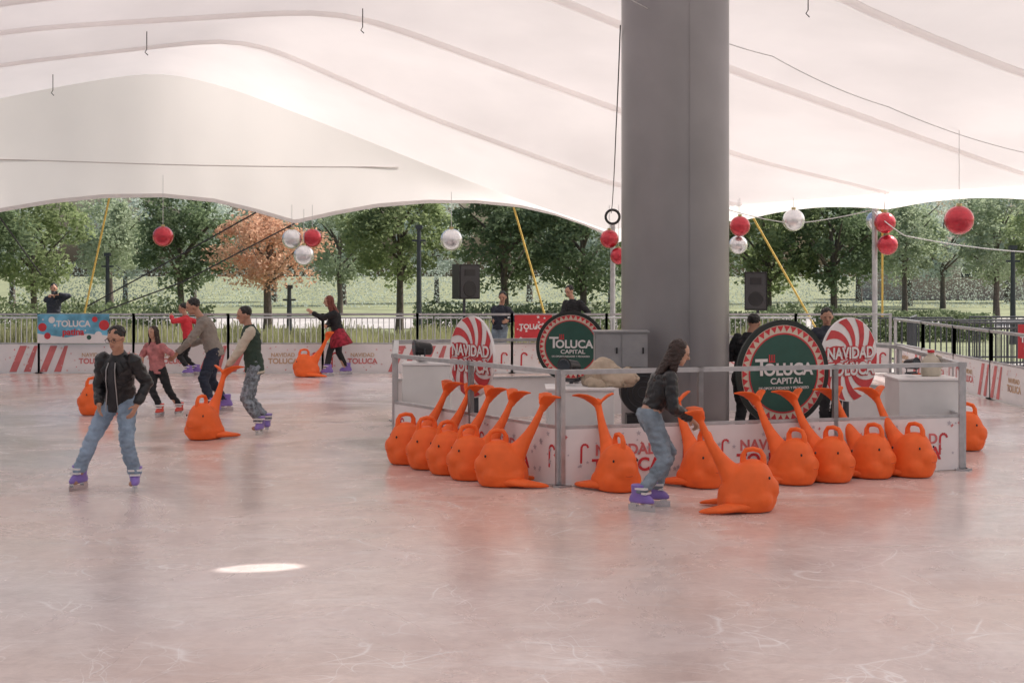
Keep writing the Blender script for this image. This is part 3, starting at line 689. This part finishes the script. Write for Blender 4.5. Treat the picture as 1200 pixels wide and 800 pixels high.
for a in ((40,52,.95,'leafA',0,'mid green tree at the far left behind the man taking a picture'),
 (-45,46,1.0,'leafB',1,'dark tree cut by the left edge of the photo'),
 (130,68,1.0,'leafC',1,'haze-paled green tree behind the left yellow strap'),
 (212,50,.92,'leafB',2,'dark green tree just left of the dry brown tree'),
 (398,72,1.05,'leafC',0,'haze-paled green tree right of the dry brown tree'),
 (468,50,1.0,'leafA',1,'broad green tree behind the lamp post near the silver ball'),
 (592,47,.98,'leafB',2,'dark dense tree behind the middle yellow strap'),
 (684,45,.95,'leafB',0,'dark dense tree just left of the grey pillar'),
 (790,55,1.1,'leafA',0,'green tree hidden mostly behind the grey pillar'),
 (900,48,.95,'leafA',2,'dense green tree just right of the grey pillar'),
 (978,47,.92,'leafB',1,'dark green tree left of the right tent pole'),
 (1060,68,1.0,'leafC',1,'haze-paled green tree behind the right tent pole'),
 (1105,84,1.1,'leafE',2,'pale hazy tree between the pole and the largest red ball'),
 (1168,66,1.05,'leafC',0,'haze-paled green tree below and right of the largest red ball'),
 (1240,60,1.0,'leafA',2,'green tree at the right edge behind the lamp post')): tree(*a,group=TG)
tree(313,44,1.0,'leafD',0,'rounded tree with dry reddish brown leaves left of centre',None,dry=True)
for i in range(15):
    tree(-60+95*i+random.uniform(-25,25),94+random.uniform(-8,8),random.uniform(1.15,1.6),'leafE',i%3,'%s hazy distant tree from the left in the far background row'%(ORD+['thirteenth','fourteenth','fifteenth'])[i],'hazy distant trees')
def leafmass(name,x0,x1,y0,y1,h,n,m,blade=False,seed=0,**k):
    rnd=random.Random(seed); vs=[];fs=[]
    for i in range(n):
        x=rnd.uniform(x0,x1);y=rnd.uniform(y0,y1)
        if blade:
            hh=h*rnd.uniform(.4,1)*(.75+.45*noise.noise(V((x*.8,y,0)))); a=rnd.uniform(0,PI); w=.02; dx,dy=w*math.cos(a),w*math.sin(a); l1,l2=rnd.uniform(-.2,.2),rnd.uniform(-.2,.2)
            q=len(vs); vs+=[(x-dx,y-dy,0),(x+dx,y+dy,0),(x+l1+dx*.4,y+l2,hh),(x+l1-dx*.4,y+l2,hh)]
        else:
            hh=h*(1+.35*noise.noise(V((x*.5,y,3)))); z=rnd.uniform(0,hh); c=V((x,y,z)); u=V((rnd.gauss(0,1),rnd.gauss(0,1),rnd.gauss(0,1))).normalized(); w2=u.orthogonal().normalized(); s=rnd.uniform(.04,.08)
            q=len(vs); vs+=[c-u*s,c-w2*s*.6,c+u*s,c+w2*s*.6]
        fs.append((q,q+1,q+2,q+3))
    me=bpy.data.meshes.new(name); me.from_pydata(vs,[],fs); me.materials.append(M[m]); o=bpy.data.objects.new(name,me); COL.objects.link(o); tag(o,**k); return o
leafmass('reed_bed',-15,7.5,34.2,37,1.0,24000,'grass',True,1,label='strip of tall yellowish green reeds growing behind the far fence',cat='reeds',kind='stuff')
leafmass('bush_row',-24,-9,42,43.5,1.2,16000,'hedge',seed=2,label='row of uneven green bushes behind the reeds on the left',cat='bushes')
leafmass('bush_row',-3,9,43,44.5,1.1,15000,'hedge',seed=3,label='row of uneven green bushes behind the reeds in the middle',cat='bushes')
leafmass('bush_row',9.5,15,44,45.2,.9,8000,'hedge',seed=6,label='row of low green bushes behind the dark crowd barriers on the right',cat='bushes')
leafmass('bush_row',-30,40,84,87,2.6,26000,'leafE',seed=4,label='long haze-paled line of bushes far across the park',cat='bushes')
e=empty('low_building',(GX(1140,112),112,0),label='low pale terracotta building far behind the trees on the right',cat='building')
b=MB(); b.box((0,0,2.1),(17,6,4.2)); b.build('wall','terr',e)
b=MB()
for s in (-1,1): b.face([(-8.8,s*3.4,4.1),(8.8,s*3.4,4.1),(8.8,0,5.4),(-8.8,0,5.4)])
b.build('roof','roofm',e)
for x in (-6,-3.6,-1.2,1.2,3.6,6): b=MB(); b.box((x,-3.01,2.3),(1.3,.06,1.2)); b.build('window','glass',e)

# ------------------------------------------------------------------ people
def ik(a,c,l1,l2,hint):
    d=c-a; D=d.length; t=d.normalized()
    if D>(l1+l2)*.995: k=D/(l1+l2)/.995; l1*=k; l2*=k
    x=(l1*l1-l2*l2+D*D)/(2*D); h=math.sqrt(max(0,l1*l1-x*x)); hp=hint-t*hint.dot(t); hp.normalize()
    return a+t*x+hp*h
def person(label,Y,h,yaw,pel,neck,head,look,hands,feet,top='blackcl',bottom='jeans',hairm='hair',skates='purple',sleeve=None,skin='skin',hair='short',skirt=None,shirt=None,grip=(0,0),hem=0.0,vox=.012,footyaw=None,elbow=None,knee=1,trim=None,glasses=False):
    s=h/1.7; f=V((math.cos(R(yaw)),math.sin(R(yaw)),0)); Lf=V((-f.y,f.x,0)); Z=V((0,0,1))
    def Q(t): return P(t[0],t[1],Y+(t[2] if len(t)>2 else 0))
    pe=Q(pel); ne=Q(neck); hc=Q(head); up=(ne-pe).normalized()
    org=V((pe.x,pe.y,0)); e=empty('person',org,label=label,cat='person')
    fs=(f-up*f.dot(up)).normalized()
    lf=R(look[0]); F=V((math.cos(lf)*math.cos(R(look[1])),math.sin(lf)*math.cos(R(look[1])),math.sin(R(look[1])))); L=V((-math.sin(lf),math.cos(lf),0)); U=F.cross(L).normalized()
    sh=ne-up*.055*s; skh=.115 if skates else .07
    J={}
    for sd,nm in ((1,'L'),(-1,'R')):
        S=sh+Lf*sd*.160*s; hd=Q(hands[0 if sd==1 else 1])
        hint=(Lf*sd*.35-f*.8-Z*.3) if elbow is None else (Lf*sd*elbow[0]+f*elbow[1]+Z*elbow[2])
        El=ik(S,hd,.285*s,.25*s,hint)
        ft=feet[0 if sd==1 else 1]; an=V((GX(ft[0],ft[1]),ft[1],skh)); Hh=pe+Lf*sd*.085*s-Z*.02
        Kn=ik(Hh,an,.43*s,.42*s,f*knee+Lf*sd*.15)
        J[nm]=(S,El,hd,Hh,Kn,an)
    b=MB()
    T=lambda t,w,d:(pe.lerp(ne,t),Lf*w*s,fs*d*s)
    b.loft([T(-.16,.10,.08),T(-.08,.145,.095),T(.1,.138,.095),T(.35,.122,.088),T(.6,.135,.095),T(.8,.148,.095),T(.92,.12,.08),T(1.0,.062,.06)],20)
    nk=hc-U*.055*s-F*.02*s; b.loft([(ne-up*.05*s,Lf*.06*s,fs*.06*s),(nk,L*.05*s,F*.052*s),(nk+U*.03*s,L*.045*s,F*.05*s)],14)
    b.ell(hc+U*.012*s,(F*.096*s,L*.076*s,U*.10*s)); b.ell(hc+F*.028*s-U*.06*s,(F*.062*s,L*.056*s,U*.055*s))
    b.ell(hc+F*.06*s-U*.095*s,(F*.025*s,L*.028*s,U*.02*s),10,8)
    b.loft([(hc+F*.088*s+U*.012*s,L*.009*s,F*.01*s),(hc+F*.110*s-U*.022*s,L*.015*s,F*.014*s),(hc+F*.088*s-U*.038*s,L*.016*s,F*.01*s)],10)
    for sd in (-1,1): b.ell(hc+L*sd*.079*s-U*.008*s,(F*.02*s,L*.013*s,U*.03*s),10,8); b.ell(hc+F*.078*s+L*sd*.033*s+U*.022*s,(F*.016*s,L*.026*s,U*.008*s),8,6)
    for sd,nm,gr_ in ((1,'L',grip[0]),(-1,'R',grip[1])):
        S,El,Wr,Hh,Kn,An=J[nm]
        b.cap(S,.050*s,El,.036*s); b.cap(El,.036*s,Wr,.026*s)
        b.cap(Hh,.080*s,Kn,.050*s); b.cap(Kn,.050*s,Kn.lerp(An,.35),.047*s); b.cap(Kn.lerp(An,.35),.047*s,An,.034*s)
        b.cap(An-Z*.02,.036*s,An-Z*.03+f*.08*s,.028*s)
        fd=(Wr-El).normalized(); hd_=fd if not gr_ else (fd+V((0,0,-.25))).normalized()
        nrm=(-Lf*sd); nrm=(nrm-hd_*nrm.dot(hd_)).normalized()
        if gr_: nrm=(-Z-hd_*(-Z).dot(hd_)).normalized()
        wd=hd_.cross(nrm).normalized()
        if wd.dot(f)<0: wd=-wd
        if gr_ and wd.dot(-Lf*sd)<0: wd=-wd
        b.loft([(Wr-hd_*.01,wd*.026*s,nrm*.02*s),(Wr+hd_*.035*s,wd*.038*s,nrm*.017*s),(Wr+hd_*.088*s,wd*.041*s,nrm*.014*s)],12)
        cu=1.15 if gr_ else .4
        for i,ln in enumerate((.072,.080,.074,.058)):
            o=Wr+hd_*.082*s+wd*(.030-.020*i)*s; d1=(hd_*math.cos(cu*.6)+nrm*math.sin(cu*.6)+wd*(.06-.04*i)).normalized(); d2=(hd_*math.cos(cu*1.7)+nrm*math.sin(cu*1.7)).normalized()
            m1=o+d1*ln*.5*s; b.cap(o,.0095*s,m1,.0088*s,8); b.cap(m1,.0088*s,m1+d2*ln*.5*s,.0075*s,8)
        o=Wr+hd_*.02*s+wd*.028*s; m1=o+(wd*.7+hd_*.6+nrm*.3).normalized()*.04*s; b.cap(o,.013*s,m1,.011*s,8); b.cap(m1,.011*s,m1+(hd_*.8+nrm*.5).normalized()*.03*s,.009*s,8)
    b.build('body',skin,e,off=org,voxel=vox*.72,sm=1)
    for sd in (-1,1):
        b=MB(); b.ell(hc+F*.089*s+L*sd*.032*s+U*.004*s,(F*.007*s,L*.011*s,U*.005*s),10,6); b.build('eye','eye',e,off=org,smooth=True)
        b=MB(); b.ell(hc+F*.092*s+L*sd*.034*s+U*.026*s,(F*.005*s,L*.019*s,U*.004*s),10,6); b.build('eyebrow','brow',e,off=org,smooth=True)
    b=MB(); b.ell(hc+F*.084*s-U*.064*s,(F*.012*s,L*.022*s,U*.006*s),10,6); b.build('mouth','lip',e,off=org,smooth=True)
    if glasses:
        b=MB()
        for sd in (-1,1):
            c=hc+F*.104*s+L*sd*.034*s+U*.002*s
            b.tube([c+L*.024*s*math.cos(q*PI/8)+U*.018*s*math.sin(q*PI/8) for q in range(17)],.0018,6)
            b.tube([c+L*sd*.024*s,hc+L*sd*.086*s+F*.07*s,hc+L*sd*.086*s-F*.01*s],.0018,6)
        b.tube([hc+F*.106*s+L*.010*s+U*.004*s,hc+F*.110*s+U*.007*s,hc+F*.106*s-L*.010*s+U*.004*s],.0018,6)
        b.build('glasses','black',e,off=org)
    b=MB(); b.ell(hc+U*.040*s-F*.026*s,(F*.092*s,L*.082*s,U*.082*s),24,16)
    if hair=='short':
        rh=random.Random(int(Y*100)); 
        for k in range(16):
            a=rh.uniform(0,2*PI); q=rh.uniform(.2,1); c=hc+U*(.108-.035*q*q)*s+F*(-.012+.062*q*math.cos(a))*s+L*.060*q*math.sin(a)*s
            b.ell(c,(F*.024*s,L*.020*s,U*.016*s),8,6)
    if hair=='long':
        bk=hc-F*.06*s
        b.loft([(bk+U*.04*s,L*.085*s,F*.06*s),(bk-U*.06*s,L*.095*s,F*.055*s),(ne-fs*.06*s-up*.02*s,L*.105*s,fs*.05*s),(ne-fs*.085*s-up*.13*s,L*.10*s,fs*.04*s),(ne-fs*.09*s-up*.24*s,L*.06*s,fs*.02*s)],16)
        for sd in (-1,1): b.loft([(hc+L*sd*.07*s+U*.03*s,F*.05*s,L*.02*s),(hc+L*sd*.08*s-U*.09*s-F*.01*s,F*.04*s,L*.02*s),(ne+Lf*sd*.09*s-up*.06*s+fs*.03*s,fs*.035*s,Lf*.022*s)],12)
    b.build('hair',hairm,e,off=org,voxel=.008,sm=1,nz=(.009,32))
    g=.022
    b=MB(); h0=-.10+hem
    if hem>.05: b.loft([T(h0,.135,.10),T(.35,.142,.108),T(.6,.158+g*.5,.12+g*.5),T(.8,.168,.122+g*.4),T(.90,.145,.105),T(.99,.085,.082),T(1.03,.072,.072)],22)
    else:
        b.loft([T(h0,.168+g*.3,.118+g*.5),T(h0+.1,.162+g*.3,.118+g*.5),T(.35,.142+g*.5,.105+g*.5),T(.6,.158+g*.5,.12+g*.5),T(.8,.172,.122+g*.4),T(.90,.15,.105),T(.99,.085,.082),T(1.03,.072,.072)],22)
        if skirt is None: b.loft([T(h0-.07,.163+g*.3,.115+g*.5),T(h0+.02,.17+g*.3,.12+g*.5)],22)
    for nm in 'LR':
        S,El,Wr,_,_,_=J[nm]; W2=Wr.lerp(El,.06)
        bb=b if sleeve is None else MB()
        bb.cap(S-up*.005,.074*s,El,.056*s)
        t=(W2-El).normalized(); u=t.orthogonal().normalized(); w=t.cross(u)
        bb.cap(El,.056*s,El.lerp(W2,.7),.045*s); bb.loft([(El.lerp(W2,.6),u*.048*s,w*.048*s),(El.lerp(W2,.86),u*.047*s,w*.047*s),(W2,u*.038*s,w*.038*s)],14)
        if sleeve: bb.build('sleeve',sleeve,e,off=org,voxel=vox*1.1,sm=2,nz=(.010*s,14))
    b.build('jacket',top,e,off=org,voxel=vox*1.0,sm=2,nz=(.014*s,13))
    if shirt:
        b=MB(); b.loft([(pe.lerp(ne,t)+fs*(d+.022)*s,Lf*.035*w*s,fs*.016*s) for t,w,d in ((-.12,1.5,.12),(.1,1.3,.122),(.35,1.1,.115),(.6,1.1,.128),(.85,1,.12),(.97,.6,.08))],12); b.build('shirt_front',shirt,e,off=org,smooth=True)
        for sd in (-1,1):
            b=MB(); b.tube([pe.lerp(ne,t)+fs*(d+.034)*s+Lf*sd*.045*w*s for t,w,d in ((-.12,1.5,.12),(.1,1.3,.122),(.35,1.1,.115),(.6,1.1,.128),(.85,1,.12),(.97,.8,.085))],.005,6); b.build('zip','zip',e,off=org)
            b=MB(); a=pe.lerp(ne,.95)+Lf*sd*.05*s+fs*.095*s; c=pe.lerp(ne,.68)+Lf*sd*.075*s+fs*.15*s; b.loft([(a,Lf*.02*s,fs*.012*s),(a.lerp(c,.5)+Lf*sd*.02*s,Lf*.042*s,fs*.012*s),(c,Lf*.012*s,fs*.008*s)],10); b.build('lapel',top,e,off=org,smooth=True)
    if trim:
        b=MB(); b.loft([T(h0-.06,.186,.136),T(h0+.0,.186,.138)],22); b.build('jacket_hem',trim,e,off=org,smooth=True)
    b=MB(); b.loft([(ne-up*.02*s,Lf*.085*s,fs*.078*s),(ne+up*.03*s-F*.005,Lf*.068*s,fs*.066*s),(ne+up*.031*s-F*.005,Lf*.056*s,fs*.054*s)],18,cap=False); b.build('collar',top,e,off=org,smooth=True)
    b=MB(); b.loft([T(-.17,.11,.09),T(-.1,.168,.118),T(.0,.162,.12)]+([T(.16,.150,.108)] if hem<=.05 else [T(.06,.155,.115)]),20)
    for sd,nm in ((1,'L'),(-1,'R')):
        _,_,_,Hh,Kn,An=J[nm]; A2=An+Z*(.060*s if skates else .02)
        b.cap(Hh,.100*s,Kn,.070*s); b.cap(Kn,.070*s,Kn.lerp(A2,.4),.066*s)
        b.loft([(Kn.lerp(A2,.3),f*.068*s,Lf*.068*s),(Kn.lerp(A2,.8),f*.066*s,Lf*.064*s),(A2,f*.072*s,Lf*.068*s)],16)
    if skirt:
        b.build('leggings',bottom,e,off=org,voxel=vox*1.1,sm=2); b=MB()
        b.loft([T(.22,.15,.112),T(.0,.19,.15),T(-.3,.25,.21),T(-.62,.30,.26)],28); b.build('skirt',skirt,e,off=org,smooth=True)
    else: b.build('trousers',bottom,e,off=org,voxel=vox*1.0,sm=2,nz=(.016*s,14))
    for k,(sd,nm) in enumerate(((1,'L'),(-1,'R'))):
        An=J[nm][5]; fy=R(footyaw[k]) if footyaw else R(yaw); ff=V((math.cos(fy),math.sin(fy),0)); fl=V((-ff.y,ff.x,0)); b=MB()
        z0=.06 if skates else .0; base=V((An.x,An.y,z0))
        b.loft([(base+Z*.012,ff*.135*s,fl*.046*s),(base+Z*.04*s,ff*.14*s,fl*.05*s),(base+Z*.08*s-ff*.01*s,ff*.115*s,fl*.048*s),(base+Z*.11*s-ff*.03*s,ff*.075*s,fl*.048*s)],18)
        if skates: b.loft([(base+Z*.08*s-ff*.03*s,ff*.072*s,fl*.055*s),(base+Z*.14*s-ff*.03*s,ff*.078*s,fl*.064*s),(base+Z*.19*s-ff*.022*s,ff*.088*s,fl*.078*s)],18)
        bo=b.build('skate' if skates else 'shoe',skates or 'black',e,off=org,voxel=.010,sm=2)
        if skates:
            b=MB(); b.box(base+V((0,0,-.033)),(.29*s,.006,.054),fy); b.box(base+V((0,0,-.004))+ff*.08*s,(.06,.05,.034),fy); b.box(base+V((0,0,-.004))-ff*.08*s,(.06,.05,.034),fy); b.build('blade','blade',bo,off=org)
            b=MB(); b.box(base+Z*.11*s+ff*.05*s,(.05,.10,.018),fy); b.box(base+Z*.155*s+ff*.02*s,(.11,.13,.018),fy); b.build('buckle','bwhite',bo,off=org)
    return e
person('skater in a black leather jacket and light jeans gliding toward the camera at the left',13.95,1.66,-100,(140,467,.10),(138,416,-.16),(136,396,-.26),(-106,-16),((160,475,-.16),(116,474,-.22)),((158,13.92),(92,14.02)),top='leather',bottom='jeans',shirt='shirt',vox=.009,footyaw=(-75,-112),elbow=(.5,-.8,0),glasses=True)
person('woman in a black cropped jacket and light jeans pushing a skating aid at the right',12.9,1.60,8,(761,486,0),(783,435,0),(796,413,-.02),(0,-22),((808,489,.09),(810,491,-.09)),((768,13.02),(752,12.78)),top='leather',bottom='jeans2',hairm='hairb',hair='long',skin='skin2',grip=(1,1),hem=.26,vox=.009,footyaw=(-5,-35),elbow=(.5,-.6,-.7))
person('boy in a green varsity jacket with cream sleeves holding a skating aid',18.95,1.64,195,(298,430),(292,383),(286,369),(205,-14),((266,429,-.1),(267,429,.08)),((304,18.75),(313,19.1)),top='vgreen',sleeve='vcream',bottom='camo',grip=(1,1),footyaw=(-100,-80),trim='vcream')
person('man in a grey sweater bending over to lead a girl by the hand',21.7,1.76,190,(251,411),(237,373),(226,359,-.02),(200,-18),((207,414,-.3),(222,404,.2)),((248,21.4),(262,22.0)),top='greycl',bottom='dkblue',skates='purple')
person('girl in a pink jacket and black trousers holding the man\'s hand',21.15,1.28,-110,(185,432),(181,402),(179,389,-.03),(-115,-6),((202,414,.05),(166,420,-.12)),((210,21.2),(187,21.0)),top='pink',bottom='blackcl',skates='pinkred',hairm='hairb',hair='long',skin='skin2',elbow=(.6,-.3,-.5))
person('child in a red jacket skating in the distance behind the man in grey',29.4,1.45,185,(221,397),(217,371),(214,361),(190,-10),((201,370,-.1),(232,386,.1)),((220,29.2),(229,29.5)),top='redcl',bottom='blackcl',vox=.015)
person('woman with auburn hair, black jacket and red skirt skating by the far fence',29.5,1.66,195,(396,389),(390,364),(385,353),(195,-8),((366,366,-.1),(382,382,-.25)),((405,29.7),(383,29.2)),top='blackcl',bottom='blackcl',skirt='plaid',hairm='hairr',hair='long',skin='skin2',vox=.015,elbow=(.2,-.1,-.9))
person('man in a dark jacket holding up a camera behind the far left fence',35,1.78,-85,(63,371),(63,348),(63,338),(-80,-5),((68,345,-.28),(61,345,-.28)),((68,35),(57,35)),top='navy',bottom='blackcl',skates=None,vox=.016,grip=(1,1))
person('man in a dark jacket standing behind the far fence left of the red banner',31.3,1.74,-120,(586,382),(587,359),(589,348),(-100,-15),((595,376,-.2),(578,376,-.2)),((590,31.3),(580,31.3)),top='navy',bottom='jeans2',skates=None,vox=.015)
person('man in black leaning on the fence above the farther green sign',31.3,1.80,-125,(673,378),(671,352),(667,341),(-130,-20),((684,372,-.3),(655,374,-.3)),((678,31.4),(668,31.4)),top='blackcl',bottom='blackcl',skates=None,vox=.015)
person('attendant in black with his back turned between the pillar and the green sign',18.0,1.60,60,(873,441),(878,392),(884,378),(55,-15),((866,420,.25),(893,430,.3)),((866,18),(880,18.1)),top='blackcl',bottom='blackcl',skates=None)
person('attendant in a dark shirt standing behind the right candy swirl sign',19.0,1.64,-80,(970,430),(969,384),(969,371),(-95,-14),((980,424,-.2),(957,420,-.2)),((975,19),(965,19)),top='navy',bottom='blackcl',skates=None)
cm=P(64,343,34.6); e=empty('handheld_camera',cm,label='small black camera held up by the man behind the far left fence',cat='camera')
b=MB(); b.box((0,0,0),(.14,.07,.09)); b.build('camera_body','black',e); b=MB(); b.loft([((0,-.035,0),(.035,0,0),(0,0,.035)),((0,-.10,0),(.035,0,0),(0,0,.035))],14); b.build('lens','dkmetal',e)
bpy.data.scenes.remove(TMP)

# ------------------------------------------------------------------ light + camera
w=bpy.data.worlds.new('World'); sc.world=w; w.use_nodes=True; n=w.node_tree.nodes; l=w.node_tree.links
sk=n.new('ShaderNodeTexSky'); sk.sky_type='NISHITA'; sk.sun_disc=False
el=math.asin(sun_dir.z); az=math.atan2(sun_dir.x,sun_dir.y); sk.sun_elevation=el; sk.sun_rotation=az; sk.dust_density=5; sk.air_density=1.1
l.new(sk.outputs[0],n['Background'].inputs[0]); n['Background'].inputs[1].default_value=.15
sd=bpy.data.lights.new('sun','SUN'); sd.energy=5; sd.angle=R(.5); sd.color=(1,.945,.89); so=bpy.data.objects.new('sun',sd); COL.objects.link(so); so.rotation_euler=sun_dir.to_track_quat('Z','Y').to_euler()
cd=bpy.data.cameras.new('camera'); cam=bpy.data.objects.new('camera',cd); COL.objects.link(cam); cam.location=(0,0,H); cam.rotation_euler=(PI/2,0,0)
cd.sensor_width=36; cd.lens=FP/1200*36; cd.shift_y=-82/1200; cd.clip_end=1500; sc.camera=cam
sc.view_settings.view_transform='Standard'; sc.view_settings.look='None'; sc.view_settings.exposure=0
